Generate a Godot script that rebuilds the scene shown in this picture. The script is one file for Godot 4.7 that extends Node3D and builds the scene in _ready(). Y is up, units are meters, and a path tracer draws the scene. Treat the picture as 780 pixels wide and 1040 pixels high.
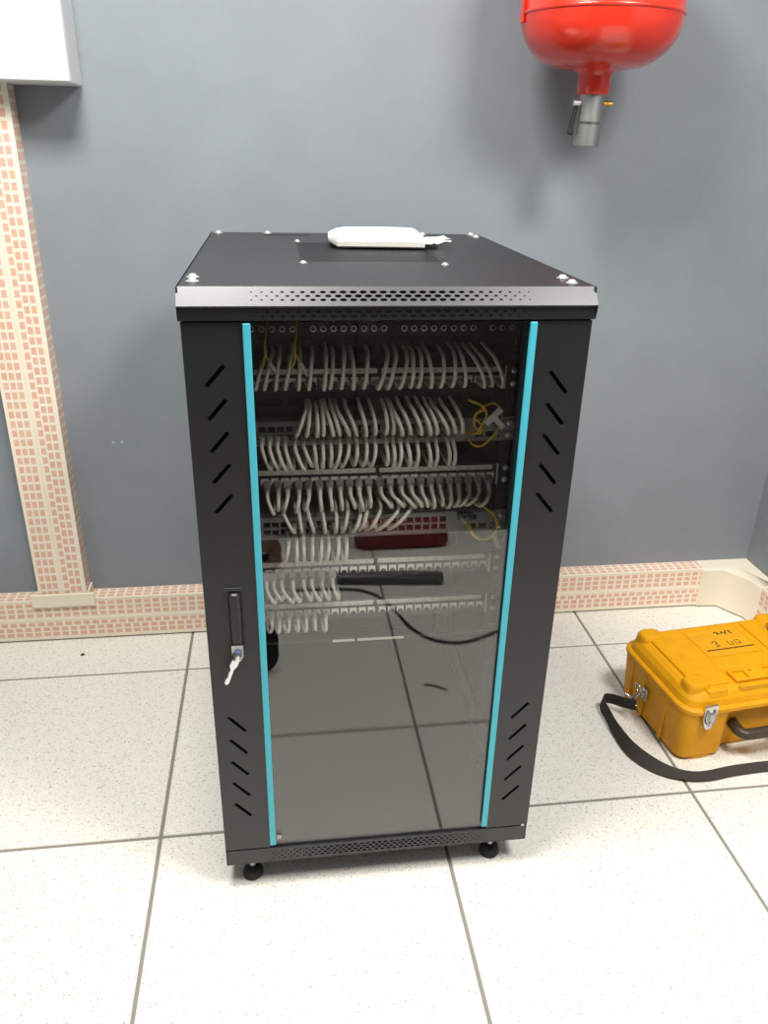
extends Node3D
# A server rack cabinet with a smoked glass door in the corner of a room. Metres, y up.
# The cabinet front is the plane z = 0, the back wall stands at z = -0.985, the floor is y = 0.

const BACK := -0.985
const RIGHT := 1.34
const LEFT := -2.05
const FRONT := 1.635
const TOP := 2.66
const LAMPS := [Vector2(-0.42, 0.2), Vector2(0.95, 0.8)]

var rng := RandomNumberGenerator.new()
var mats := {}
var taken := {}

# ---------------------------------------------------------------- mesh builder
class B:
	var v := PackedVector3Array()
	var n := PackedVector3Array()
	var uv := PackedVector2Array()
	var t := Transform3D()

	func tri(a: Vector3, b: Vector3, c: Vector3, na: Vector3, nb: Vector3, nc: Vector3, ua := Vector2.ZERO, ub := Vector2.ZERO, uc := Vector2.ZERO) -> void:
		var f := (c - a).cross(b - a)
		if f.length_squared() < 1e-18:
			return
		if f.dot(na + nb + nc) < 0.0:
			var s := b; b = c; c = s
			var sn := nb; nb = nc; nc = sn
			var su := ub; ub = uc; uc = su
		for p in [a, b, c]:
			v.append(t * p)
		for p in [na, nb, nc]:
			n.append((t.basis * p).normalized())
		for p in [ua, ub, uc]:
			uv.append(p)

	func quad(a: Vector3, b: Vector3, c: Vector3, d: Vector3, nn: Vector3, r := Rect2(0, 0, 1, 1)) -> void:
		var ua := r.position
		var ub := Vector2(r.end.x, r.position.y)
		var uc := r.end
		var ud := Vector2(r.position.x, r.end.y)
		tri(a, b, c, nn, nn, nn, ua, ub, uc)
		tri(a, c, d, nn, nn, nn, ua, uc, ud)

	func quad4(a: Vector3, b: Vector3, c: Vector3, d: Vector3, na: Vector3, nb: Vector3, nc: Vector3, nd: Vector3) -> void:
		tri(a, b, c, na, nb, nc)
		tri(a, c, d, na, nc, nd)

	# box with chamfered edges
	func box(c: Vector3, s: Vector3, bev := 0.0) -> void:
		var h := s / 2.0
		var k := minf(bev, minf(h.x, minf(h.y, h.z)) * 0.9)
		for ax in 3:
			var u := (ax + 1) % 3
			var w := (ax + 2) % 3
			for sg in [-1.0, 1.0]:
				var nn := Vector3.ZERO
				nn[ax] = sg
				var q := []
				for e in [[-1, -1], [1, -1], [1, 1], [-1, 1]]:
					var p := Vector3.ZERO
					p[ax] = sg * h[ax]
					p[u] = e[0] * (h[u] - k)
					p[w] = e[1] * (h[w] - k)
					q.append(c + p)
				quad(q[0], q[1], q[2], q[3], nn)
		if k <= 0.0:
			return
		for ax in 3:
			var u := (ax + 1) % 3
			var w := (ax + 2) % 3
			for su in [-1.0, 1.0]:
				for sw in [-1.0, 1.0]:
					var q := []
					for e in [[-1, 0], [1, 0], [1, 1], [-1, 1]]:
						var p := Vector3.ZERO
						p[ax] = e[0] * (h[ax] - k)
						p[u] = su * (h[u] - (k if e[1] else 0.0))
						p[w] = sw * (h[w] - (0.0 if e[1] else k))
						q.append(c + p)
					var nn := Vector3.ZERO
					nn[u] = su
					nn[w] = sw
					quad(q[0], q[1], q[2], q[3], nn.normalized())
		for sx in [-1.0, 1.0]:
			for sy in [-1.0, 1.0]:
				for sz in [-1.0, 1.0]:
					var m := Vector3(sx, sy, sz)
					var a := c + Vector3(sx * h.x, sy * (h.y - k), sz * (h.z - k))
					var b := c + Vector3(sx * (h.x - k), sy * h.y, sz * (h.z - k))
					var d := c + Vector3(sx * (h.x - k), sy * (h.y - k), sz * h.z)
					tri(a, b, d, m, m, m)

	func tube(pts: Array, r, sides := 6, caps := true) -> void:
		var m := pts.size()
		var rings := []
		var norms := []
		var side := Vector3.ZERO
		for i in m:
			var d: Vector3 = (pts[mini(i + 1, m - 1)] - pts[maxi(i - 1, 0)]).normalized()
			if i == 0:
				side = d.cross(Vector3.UP if absf(d.y) < 0.9 else Vector3.RIGHT).normalized()
			else:
				side = (side - d * side.dot(d)).normalized()
			var up := d.cross(side)
			var rr: float = r[i] if r is Array else r
			var ring := []
			var nr := []
			for j in sides:
				var a := TAU * j / sides
				var q := side * cos(a) + up * sin(a)
				nr.append(q)
				ring.append(pts[i] + q * rr)
			rings.append(ring)
			norms.append(nr)
		for i in m - 1:
			for j in sides:
				var k := (j + 1) % sides
				quad4(rings[i][j], rings[i][k], rings[i + 1][k], rings[i + 1][j], norms[i][j], norms[i][k], norms[i + 1][k], norms[i + 1][j])
		if caps:
			for e in [0, m - 1]:
				var d: Vector3 = (pts[0] - pts[1]) if e == 0 else (pts[m - 1] - pts[m - 2])
				for j in sides:
					tri(pts[e], rings[e][j], rings[e][(j + 1) % sides], d, d, d)

	# profile: [radius, height] pairs, turned about the y axis through c; hard = rings with a crease
	func lathe(c: Vector3, prof: Array, seg := 32, smooth := true) -> void:
		var m := prof.size()
		var fn := []
		for i in m - 1:
			var d := Vector2(prof[i + 1][0] - prof[i][0], prof[i + 1][1] - prof[i][1])
			fn.append(Vector2(d.y, -d.x).normalized())
		for i in m - 1:
			var n0: Vector2 = fn[i]
			var n1: Vector2 = fn[i]
			if smooth:
				if i > 0 and fn[i].dot(fn[i - 1]) > 0.6:
					n0 = (fn[i] + fn[i - 1]).normalized()
				if i < m - 2 and fn[i].dot(fn[i + 1]) > 0.6:
					n1 = (fn[i] + fn[i + 1]).normalized()
			for j in seg:
				var a := TAU * j / seg
				var b := TAU * (j + 1) / seg
				var da := Vector3(cos(a), 0, sin(a))
				var db := Vector3(cos(b), 0, sin(b))
				var up := Vector3.UP
				quad4(c + da * prof[i][0] + up * prof[i][1], c + db * prof[i][0] + up * prof[i][1], c + db * prof[i + 1][0] + up * prof[i + 1][1], c + da * prof[i + 1][0] + up * prof[i + 1][1],
					da * n0.x + up * n0.y, db * n0.x + up * n0.y, db * n1.x + up * n1.y, da * n1.x + up * n1.y)

	# polygon (x, y) pushed along z from z0 to z1
	func prism(poly: PackedVector2Array, z0: float, z1: float) -> void:
		var idx := Geometry2D.triangulate_polygon(poly)
		for zz in [[z0, -1.0], [z1, 1.0]]:
			var nn := Vector3(0, 0, zz[1])
			for i in range(0, idx.size(), 3):
				var p := []
				for k in 3:
					p.append(Vector3(poly[idx[i + k]].x, poly[idx[i + k]].y, zz[0]))
				tri(p[0], p[1], p[2], nn, nn, nn)
		var turn := -1.0 if Geometry2D.is_polygon_clockwise(poly) else 1.0
		for i in poly.size():
			var a := poly[i]
			var b := poly[(i + 1) % poly.size()]
			var d := (b - a).normalized()
			quad(Vector3(a.x, a.y, z0), Vector3(b.x, b.y, z0), Vector3(b.x, b.y, z1), Vector3(a.x, a.y, z1), Vector3(d.y, -d.x, 0) * turn)

	# rings of equal length (points in space) joined by walls, top and bottom closed by fans
	func loft(rings: Array, cap0 := true, cap1 := true) -> void:
		var m: int = rings[0].size()
		var mid := []
		for r in rings:
			var s := Vector3.ZERO
			for p in r:
				s += p
			mid.append(s / m)
		for i in rings.size() - 1:
			var nn := []
			for j in m:
				var tang: Vector3 = rings[i][(j + 1) % m] - rings[i][(j + m - 1) % m]
				var pro: Vector3 = rings[i + 1][j] - rings[i][j]
				var q := tang.cross(pro).normalized()
				if pro.length() < 1e-6:
					q = Vector3.UP
				nn.append(q)
			# orient away from the middle
			var sgn := 0.0
			for j in m:
				sgn += nn[j].dot(((rings[i][j] + rings[i + 1][j]) - mid[i] - mid[i + 1]) * 0.5 if (mid[i + 1] - mid[i]).length() > 1e-5 else Vector3.UP)
			if absf((mid[i + 1] - mid[i]).y) < 1e-5:
				sgn = nn[0].y
			var k := 1.0 if sgn >= 0.0 else -1.0
			for j in m:
				var l := (j + 1) % m
				quad4(rings[i][j], rings[i][l], rings[i + 1][l], rings[i + 1][j], nn[j] * k, nn[l] * k, nn[l] * k, nn[j] * k)
		for e in [[0, cap0, -1.0], [rings.size() - 1, cap1, 1.0]]:
			if not e[1]:
				continue
			var ring: Array = rings[e[0]]
			var flat := PackedVector2Array()
			for p in ring:
				flat.append(Vector2(p.x, p.z))
			var idx := Geometry2D.triangulate_polygon(flat)
			var up: Vector3 = Vector3.UP * e[2]
			for i in range(0, idx.size(), 3):
				tri(ring[idx[i]], ring[idx[i + 1]], ring[idx[i + 2]], up, up, up)

	func patch(o: Vector3, eu: Vector3, ev: Vector3, a: float, b: float, c: float, d: float) -> void:
		if c - a > 1e-6 and d - b > 1e-6:
			quad(o + eu * a + ev * b, o + eu * c + ev * b, o + eu * c + ev * d, o + eu * a + ev * d, eu.cross(ev).normalized())

	# sheet with real holes: origin o, edges U and V (full length vectors), hole grid in the middle
	func perforated(o: Vector3, U: Vector3, V: Vector3, u0: float, v0: float, cols: int, rows: int, pu: float, pv: float, ru, rv: float, square := false, stagger := true, thick := 0.0, least := 1.0) -> void:
		var Lu := U.length()
		var Lv := V.length()
		var eu := U / Lu
		var ev := V / Lv
		var nn := eu.cross(ev).normalized()
		var u1 := u0 + cols * pu
		var v1 := v0 + rows * pv
		patch(o, eu, ev, 0.0, 0.0, Lu, v0)
		patch(o, eu, ev, 0.0, v1, Lu, Lv)
		patch(o, eu, ev, 0.0, v0, u0, v1)
		patch(o, eu, ev, u1, v0, Lu, v1)
		for j in rows:
			var shift := pu / 2.0 if stagger and j % 2 == 1 else 0.0
			var cnt := cols - (1 if shift > 0.0 else 0)
			if shift > 0.0:
				patch(o, eu, ev, u0, v0 + j * pv, u0 + shift, v0 + (j + 1) * pv)
				patch(o, eu, ev, u1 - shift, v0 + j * pv, u1, v0 + (j + 1) * pv)
			for i in cnt:
				var cu := u0 + shift + (i + 0.5) * pu
				var cv := v0 + (j + 0.5) * pv
				var away := (cu - u0) / (u1 - u0)
				var f := clampf(least + 2.1 * minf(away, 1.0 - away), least, 1.0)
				var outer := []
				var inner := []
				for k in 8:
					var d: Vector2 = [Vector2(1, 0), Vector2(1, 1), Vector2(0, 1), Vector2(-1, 1), Vector2(-1, 0), Vector2(-1, -1), Vector2(0, -1), Vector2(1, -1)][k]
					outer.append(o + eu * (cu + d.x * pu / 2) + ev * (cv + d.y * pv / 2))
					var e := d if square or k % 2 == 0 else d * 0.72
					inner.append(o + eu * (cu + e.x * ru * f) + ev * (cv + e.y * rv * f))
				for k in 8:
					var l := (k + 1) % 8
					quad(outer[k], outer[l], inner[l], inner[k], nn)
					if thick > 0.0:
						var mid: Vector3 = o + eu * cu + ev * cv
						quad(inner[k], inner[l], inner[l] - nn * thick, inner[k] - nn * thick, (mid - (inner[k] + inner[l]) / 2).normalized())

	func mesh() -> ArrayMesh:
		var a := []
		a.resize(Mesh.ARRAY_MAX)
		a[Mesh.ARRAY_VERTEX] = v
		a[Mesh.ARRAY_NORMAL] = n
		a[Mesh.ARRAY_TEX_UV] = uv
		var m := ArrayMesh.new()
		m.add_surface_from_arrays(Mesh.PRIMITIVE_TRIANGLES, a)
		return m


# ---------------------------------------------------------------- scene helpers
func numbered(called: String) -> String:
	var k: int = taken.get(called, 0)
	taken[called] = k + 1
	return called if k == 0 else "%s_%03d" % [called, k]

func put(called: String, mesh: Mesh, mat: Material, parent: Node3D = null) -> MeshInstance3D:
	var o := MeshInstance3D.new()
	o.name = numbered(called) if parent == null else called
	o.mesh = mesh
	o.material_override = mat
	(self if parent == null else parent).add_child(o, true)
	return o

func done(called: String, b: B, mat: Material, parent: Node3D = null) -> MeshInstance3D:
	return put(called, b.mesh(), mat, parent)

func thing(called: String, label: String, category: String, at := Vector3.ZERO, group := "") -> Node3D:
	var o := Node3D.new()
	o.name = numbered(called)
	add_child(o, true)
	o.position = at
	return tag(o, label, category, group)

func tag(o: Node3D, label: String, category: String, group := "") -> Node3D:
	o.set_meta("label", label)
	o.set_meta("category", category)
	if group:
		o.set_meta("group", group)
	return o

func structure(o: Node3D, label: String, category: String) -> Node3D:
	o.set_meta("kind", "structure")
	return tag(o, label, category)

func node(called: String, parent: Node3D, at := Vector3.ZERO) -> Node3D:
	var o := Node3D.new()
	o.name = called
	parent.add_child(o, true)
	o.position = at
	return o

func sub(called: String, c: Vector3, s: Vector3, bev: float, mat: Material, parent: Node3D) -> MeshInstance3D:
	var b := B.new()
	b.box(c, s, bev)
	return done(called, b, mat, parent)

# smooth path through points
func path(p: Array, each := 5) -> Array:
	var out := []
	for i in p.size() - 1:
		var a: Vector3 = p[maxi(i - 1, 0)]
		var b: Vector3 = p[i]
		var c: Vector3 = p[i + 1]
		var d: Vector3 = p[mini(i + 2, p.size() - 1)]
		for k in each:
			out.append(b.cubic_interpolate(c, a, d, float(k) / each))
	out.append(p[p.size() - 1])
	return out

# a polygon (x, z) with rounded corners
func rounded(poly: Array, r: float, steps := 5) -> Array:
	var out := []
	var m := poly.size()
	for i in m:
		var a: Vector2 = poly[(i + m - 1) % m]
		var b: Vector2 = poly[i]
		var c: Vector2 = poly[(i + 1) % m]
		var k := minf(r, minf(a.distance_to(b), b.distance_to(c)) * 0.45)
		var p := b + (a - b).normalized() * k
		var q := b + (c - b).normalized() * k
		for s in steps + 1:
			var f := float(s) / steps
			out.append(p.lerp(b, f).lerp(b.lerp(q, f), f))
	return out

func rect2(w: float, d: float) -> Array:
	return [Vector2(-w / 2, -d / 2), Vector2(w / 2, -d / 2), Vector2(w / 2, d / 2), Vector2(-w / 2, d / 2)]

func ring(poly: Array, y: float, inset := 0.0, off := Vector2.ZERO) -> Array:
	var lo := Vector2(1e9, 1e9)
	var hi := -lo
	for p in poly:
		lo = lo.min(p)
		hi = hi.max(p)
	var c := (lo + hi) / 2
	var h := (hi - lo) / 2
	var out := []
	for p in poly:
		var q: Vector2 = c + (p - c) * ((h - Vector2(inset, inset)) / h) + off
		out.append(Vector3(q.x, y, q.y))
	return out

# ---------------------------------------------------------------- materials
func mat(called: String, c: Color, rough := 0.5, metal := 0.0) -> StandardMaterial3D:
	if mats.has(called):
		return mats[called]
	var m := StandardMaterial3D.new()
	m.resource_name = called
	m.albedo_color = c
	m.roughness = rough
	m.metallic = metal
	mats[called] = m
	return m

func noise_tex(freq: float, lo: Color, hi: Color, size := 512, seed_ := 1, oct := 4) -> NoiseTexture2D:
	var f := FastNoiseLite.new()
	f.seed = seed_
	f.frequency = freq
	f.fractal_octaves = oct
	var t := NoiseTexture2D.new()
	t.width = size
	t.height = size
	t.seamless = true
	t.noise = f
	var g := Gradient.new()
	g.set_color(0, lo)
	g.set_color(1, hi)
	t.color_ramp = g
	return t

func triplanar(m: StandardMaterial3D, scale: float, world := true) -> StandardMaterial3D:
	m.uv1_triplanar = true
	m.uv1_world_triplanar = world
	m.uv1_scale = Vector3.ONE * scale
	return m

func bumpy(m: StandardMaterial3D, t: Texture2D, cm: float) -> StandardMaterial3D:
	m.heightmap_enabled = true
	m.heightmap_texture = t
	m.heightmap_scale = cm
	return m

func make_materials() -> void:
	var grain := noise_tex(0.09, Color.BLACK, Color.WHITE, 512, 5, 3)
	# wall paint
	var w := mat("wall_paint", Color.WHITE, 0.62)
	w.albedo_texture = noise_tex(0.011, Color8(131, 138, 144), Color8(137, 144, 150), 512, 3, 5)
	triplanar(w, 0.7)
	bumpy(w, grain, 0.02)
	# speckled tile
	var im := Image.create(1024, 1024, false, Image.FORMAT_RGB8)
	im.fill(Color8(233, 230, 220))
	var tones := [Color8(222, 216, 203), Color8(214, 208, 196), Color8(238, 235, 226), Color8(200, 194, 182), Color8(226, 219, 204), Color8(241, 239, 231)]
	for i in 26000:
		var c: Color = tones[rng.randi() % tones.size()]
		im.fill_rect(Rect2i(rng.randi() % 1024, rng.randi() % 1024, rng.randi_range(2, 6), rng.randi_range(1, 4)), c)
	for i in 2600:
		var g := rng.randi_range(120, 165)
		im.fill_rect(Rect2i(rng.randi() % 1024, rng.randi() % 1024, rng.randi_range(1, 6), rng.randi_range(1, 3)), Color8(g, g - 6, g - 16))
	var f := mat("floor_tile", Color.WHITE, 0.42)
	f.albedo_texture = ImageTexture.create_from_image(im)
	triplanar(f, 1.55)
	mat("grout", Color8(136, 132, 123), 0.9)
	mat("ceiling_white", Color8(222, 222, 218), 0.9)
	mat("lamp_frame", Color8(225, 225, 225), 0.5)
	var d := mat("lamp_diffuser", Color8(240, 240, 240), 0.6)
	d.emission_enabled = true
	d.emission = Color(1.0, 0.98, 0.94)
	d.emission_energy_multiplier = 1.2
	# black powder coat of the cabinet
	var p := mat("black_coat", Color8(31, 31, 33), 0.41)
	p.metallic_specular = 0.55
	triplanar(p, 6.0)
	bumpy(p, grain, 0.006)
	mat("inner_black", Color8(24, 24, 26), 0.6)
	mat("rail_black", Color8(56, 56, 58), 0.5)
	var g := mat("smoked_glass", Color(0.02, 0.02, 0.02, 0.03), 0.0)
	g.transparency = BaseMaterial3D.TRANSPARENCY_ALPHA
	g.metallic_specular = 0.45
	mat("cyan_strip", Color8(76, 186, 204), 0.45)
	mat("chrome", Color8(205, 206, 208), 0.22, 1.0)
	mat("brushed_steel", Color8(178, 178, 174), 0.42, 1.0)
	mat("zinc", Color8(214, 214, 212), 0.3, 0.6)
	mat("switch_grey", Color8(150, 150, 147), 0.5, 0.25)
	mat("panel_black", Color8(44, 44, 45), 0.5)
	mat("label_white", Color8(222, 220, 212), 0.6)
	mat("port_white", Color8(240, 239, 233), 0.5)
	mat("port_black", Color8(18, 18, 18), 0.6)
	mat("cable_white", Color8(218, 214, 200), 0.5)
	mat("plug_clear", Color8(172, 170, 160), 0.35)
	mat("fibre_yellow", Color8(226, 182, 44), 0.5)
	mat("connector_blue", Color8(62, 78, 100), 0.5)
	mat("rubber", Color8(30, 30, 30), 0.75)
	# trunking and its printed film
	var fim := Image.create(256, 256, false, Image.FORMAT_RGB8)
	fim.fill(Color8(240, 229, 210))
	# across (v): two bands of three rows; along (u): four bricks, the second band shifted by half
	for band in 2:
		for row in 3:
			var y0: int = [18, 143][band] + row * 33
			for k in 5:
				var x0: int = k * 64 + (32 if band == 1 and row > 0 else 0) - 32
				var c := Color8(224 + rng.randi_range(-4, 4), 178 + rng.randi_range(-7, 7), 156 + rng.randi_range(-7, 7))
				var r := Rect2i(x0 + 8, y0, 45, 24).intersection(Rect2i(0, 0, 256, 256))
				if r.has_area():
					fim.fill_rect(r, c)
	var tf := mat("printed_film", Color.WHITE, 0.38)
	tf.albedo_texture = ImageTexture.create_from_image(fim)
	mat("trunk_cream", Color8(238, 228, 206), 0.45)
	mat("box_white", Color8(208, 208, 209), 0.45)
	# extinguisher
	var r := mat("red_enamel", Color8(222, 50, 28), 0.26)
	r.clearcoat_enabled = true
	r.clearcoat = 0.6
	r.clearcoat_roughness = 0.08
	mat("brass", Color8(196, 148, 66), 0.3, 1.0)
	# case
	var y := mat("case_yellow", Color.WHITE, 0.52)
	y.metallic_specular = 0.4
	y.albedo_texture = noise_tex(0.02, Color8(217, 148, 0), Color8(227, 161, 2), 512, 9, 5)
	triplanar(y, 2.2, false)
	bumpy(y, grain, 0.012)
	mat("strap_web", Color8(58, 52, 48), 0.85)
	mat("handle_dark", Color8(62, 52, 40), 0.42)
	mat("purple", Color8(112, 62, 142), 0.6)
	mat("paper_white", Color8(222, 220, 213), 0.65)
	mat("film_tail", Color8(226, 224, 216), 0.35)
	var wood := mat("dark_wood", Color.WHITE, 0.55)
	wood.albedo_texture = noise_tex(0.03, Color8(34, 28, 26), Color8(46, 37, 33), 256, 21, 4)
	triplanar(wood, 1.0)
	mat("red_cloth", Color8(112, 18, 22), 0.8)
	mat("cardboard", Color8(128, 98, 78), 0.85)

# ---------------------------------------------------------------- scene
func _ready() -> void:
	rng.seed = 20240607
	camera_and_light()
	make_materials()
	room()
	trunking()
	wall_box()
	cabinet()
	rack_equipment()
	cables()
	packet()
	extinguisher()
	case()
	behind_the_camera()

func camera_and_light() -> void:
	var cam := Camera3D.new()
	cam.name = "camera"
	add_child(cam)
	cam.position = Vector3(-0.1674, 1.3469, 1.1391)
	cam.rotation_degrees = Vector3(-24.819, -8.025, 1.316)
	cam.fov = rad_to_deg(2.0 * atan(520.0 / 804.27))
	cam.near = 0.02
	cam.far = 50.0
	cam.current = true
	var e := Environment.new()
	e.background_mode = Environment.BG_COLOR
	e.background_color = Color.BLACK
	e.tonemap_mode = Environment.TONE_MAPPER_LINEAR
	e.tonemap_exposure = 0.95
	e.sdfgi_enabled = true
	e.ssao_enabled = true
	e.ssil_enabled = true
	var we := WorldEnvironment.new()
	we.name = "environment"
	we.environment = e
	add_child(we)
	for at in LAMPS:
		var l := AreaLight3D.new()
		l.name = "panel_light"
		add_child(l, true)
		l.position = Vector3(at.x, TOP - 0.04, at.y)
		l.rotation_degrees = Vector3(-90, 0, 0)
		l.area_size = Vector2(0.56, 0.56)
		l.area_normalize_energy = true
		l.light_energy = 6.4
		l.light_color = Color(1.0, 0.99, 0.975)
		l.area_range = 12.0
		l.area_attenuation = 2.0
		l.shadow_enabled = true

func room() -> void:
	var T := 0.12
	var floor_ := thing("floor", "pale speckled tile floor with grey joints", "floor")
	structure(floor_, "pale speckled tile floor with grey joints", "floor")
	sub("slab", Vector3((LEFT + RIGHT) / 2, -0.063, (BACK + FRONT) / 2), Vector3(RIGHT - LEFT + 2 * T, T, FRONT - BACK + 2 * T), 0, mats.grout, floor_)
	var tx := 0.1503
	var tz := -0.1497
	var g := 0.0037
	for i in range(-4, 3):
		for j in range(-2, 4):
			var x0 := maxf(tx + i * 0.6, LEFT)
			var x1 := minf(tx + (i + 1) * 0.6, RIGHT)
			var z0 := maxf(tz + j * 0.6 - (0.018 if j >= 1 else 0.0), BACK)
			var z1 := minf(tz + (j + 1) * 0.6 - (0.018 if j >= 0 else 0.0), FRONT)
			if x1 - x0 < 0.02 or z1 - z0 < 0.02:
				continue
			var b := B.new()
			b.box(Vector3(0, -0.006, 0), Vector3(x1 - x0 - 2 * g, 0.012, z1 - z0 - 2 * g), 0.0015)
			done("tile", b, mats.floor_tile, floor_).position = Vector3((x0 + x1) / 2, 0, (z0 + z1) / 2)
	var chip := B.new()
	chip.lathe(Vector3.ZERO, [[0.0, 0.0], [0.006, 0.0], [0.0055, 0.0018], [0.002, 0.003], [0.0, 0.003]], 9)
	var ch := done("floor_chip", chip, mat("chip_dark", Color8(70, 66, 60), 0.8))
	tag(ch, "small dark chip lying on the floor by the left trunking", "chip")
	ch.position = Vector3(-0.7527, 0.0003, -0.8488)
	var mid := Vector3((LEFT + RIGHT) / 2, TOP / 2, (BACK + FRONT) / 2)
	for a in [["wall_back", Vector3(mid.x, mid.y, BACK - T / 2), Vector3(RIGHT - LEFT + 2 * T, TOP, T), "blue-grey painted wall behind the rack cabinet"],
			["wall_right", Vector3(RIGHT + T / 2, mid.y, mid.z), Vector3(T, TOP, FRONT - BACK), "blue-grey painted wall at the right corner"],
			["wall_left", Vector3(LEFT - T / 2, mid.y, mid.z), Vector3(T, TOP, FRONT - BACK), "blue-grey painted wall on the left, out of view"],
			["wall_front", Vector3(mid.x, mid.y, FRONT + T / 2), Vector3(RIGHT - LEFT + 2 * T, TOP, T), "blue-grey painted wall behind the photographer"]]:
		var b := B.new()
		b.box(a[1], a[2])
		structure(done(a[0], b, mats.wall_paint), a[3], "wall")
	var pm := B.new()
	pm.t = Transform3D(Basis(Vector3.RIGHT, PI / 2), Vector3.ZERO)
	pm.lathe(Vector3.ZERO, [[0.0042, 0.0], [0.0042, 0.0008], [0.0, 0.001]], 10)
	for x in [-0.6205, -0.597]:
		put("wall_plug", pm.mesh(), mat("plug_pale", Color8(168, 172, 174), 0.7), get_node("wall_back")).position = Vector3(x, 0.595, BACK)
	var c := B.new()
	c.box(Vector3(mid.x, TOP + T / 2, mid.z), Vector3(RIGHT - LEFT + 2 * T, T, FRONT - BACK + 2 * T))
	structure(done("ceiling", c, mats.ceiling_white), "white ceiling above the cabinet", "ceiling")
	var k := 0
	for at in LAMPS:
		var lamp := thing("ceiling_lamp", ["square white ceiling lamp on the left side of the room", "square white ceiling lamp near the right wall"][k], "lamp", Vector3(at.x, TOP, at.y), "square ceiling lamps")
		k += 1
		var fr := B.new()
		for s in [-1, 1]:
			fr.box(Vector3(s * 0.29, -0.015, 0), Vector3(0.02, 0.03, 0.6), 0.003)
			fr.box(Vector3(0, -0.015, s * 0.29), Vector3(0.56, 0.03, 0.02), 0.003)
		done("frame", fr, mats.lamp_frame, lamp)
		sub("diffuser", Vector3(0, -0.008, 0), Vector3(0.56, 0.012, 0.56), 0, mats.lamp_diffuser, lamp)

# printed duct: length along local x, front towards +z, section 0.132 x 0.055
func duct(length: float, shift := 0.0) -> B:
	var b := B.new()
	var h := 0.132
	var d := 0.055
	var per := 0.102
	var u0 := shift
	var u1 := shift + length / per
	# front cover (a hair proud), and the sides with a slice of the print
	b.quad(Vector3(0, 0, d), Vector3(length, 0, d), Vector3(length, h, d), Vector3(0, h, d), Vector3.BACK, Rect2(u0, 1, u1 - u0, -1))
	b.quad(Vector3(0, h, d), Vector3(length, h, d), Vector3(length, h, 0), Vector3(0, h, 0), Vector3.UP, Rect2(u0, 0.02, u1 - u0, 0.42))
	b.quad(Vector3(0, 0, d), Vector3(length, 0, d), Vector3(length, 0, 0), Vector3(0, 0, 0), Vector3.DOWN, Rect2(u0, 0.02, u1 - u0, 0.42))
	for x in [[0.0, Vector3.LEFT], [length, Vector3.RIGHT]]:
		b.quad(Vector3(x[0], 0, 0), Vector3(x[0], h, 0), Vector3(x[0], h, d), Vector3(x[0], 0, d), x[1], Rect2(0.01, 0.01, 0.01, 0.01))
	return b

func trunking() -> void:
	var z := BACK
	var grp := "brick-print cable trunking along the wall"
	var h := thing("cable_trunking", "long horizontal trunking with pink brick print along the floor behind the cabinet", "trunking", Vector3(LEFT, 0.006, z), grp)
	done("cover", duct(1.166 - LEFT), mats.printed_film, h)
	# cover lips: two thin ridges along the cover
	var l := B.new()
	for y in [0.0665, 0.1305]:
		l.box(Vector3((1.166 - LEFT) / 2, y, 0.0555), Vector3(1.166 - LEFT, 0.003, 0.0016), 0.0006)
	done("cover_lip", l, mats.trunk_cream, h)
	var r := thing("cable_trunking", "trunking with pink brick print along the right wall beside the yellow case", "trunking", Vector3(RIGHT, 0.006, -0.808), grp)
	r.rotation.y = -PI / 2
	done("cover", duct(FRONT + 0.808, 0.3), mats.printed_film, r)
	var v := thing("cable_trunking", "vertical trunking with pale brick print rising to the white wall box", "trunking", Vector3(-0.737, 0.15, z), grp)
	v.rotation.z = PI / 2
	done("cover", duct(1.32, 0.4), mats.printed_film, v)
	var l2 := B.new()
	l2.box(Vector3(0.66, 0.066, 0.0555), Vector3(1.32, 0.003, 0.0016), 0.0006)
	done("cover_lip", l2, mats.trunk_cream, v)
	# T joint cover
	var t := thing("trunking_joint", "plain cream joint cover at the foot of the vertical trunking", "trunking joint", Vector3(-0.803, 0, z))
	sub("flange", Vector3(0, 0.1395, 0.0602), Vector3(0.176, 0.043, 0.0055), 0.002, mats.trunk_cream, t)
	for q in [-1, 1]:
		sub("side_lug", Vector3(q * 0.0705, 0.152, 0.03), Vector3(0.006, 0.024, 0.054), 0.001, mats.trunk_cream, t)
	# inside corner piece with an angled front
	var c := thing("trunking_corner", "plain cream corner piece joining the two floor trunkings", "trunking corner", Vector3(0, 0, 0))
	var poly := [Vector2(1.160, z), Vector2(RIGHT - 0.001, z), Vector2(RIGHT - 0.001, -0.80), Vector2(RIGHT - 0.060, -0.80), Vector2(RIGHT - 0.064, -0.845), Vector2(1.225, z + 0.064), Vector2(1.160, z + 0.060)]
	var cb := B.new()
	var r0 := []
	var r1 := []
	var r2 := []
	for p in poly:
		r0.append(Vector3(p.x, 0.005, p.y))
		r1.append(Vector3(p.x, 0.136, p.y))
		r2.append(Vector3(clampf(p.x, 1.162, RIGHT), 0.139, minf(p.y, z + 0.058) if p.x < 1.28 else p.y))
	cb.loft([r0, r1, r2])
	done("body", cb, mats.trunk_cream, c)

func wall_box() -> void:
	var o := thing("wall_box", "white metal box on the wall above the vertical trunking", "box", Vector3(-0.587 - 0.21, 1.455, BACK))
	sub("housing", Vector3(0, 0.25, 0.055), Vector3(0.42, 0.5, 0.11), 0.003, mats.box_white, o)
	sub("front_cover", Vector3(0, 0.25, 0.117), Vector3(0.42, 0.498, 0.014), 0.003, mats.box_white, o)

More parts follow.
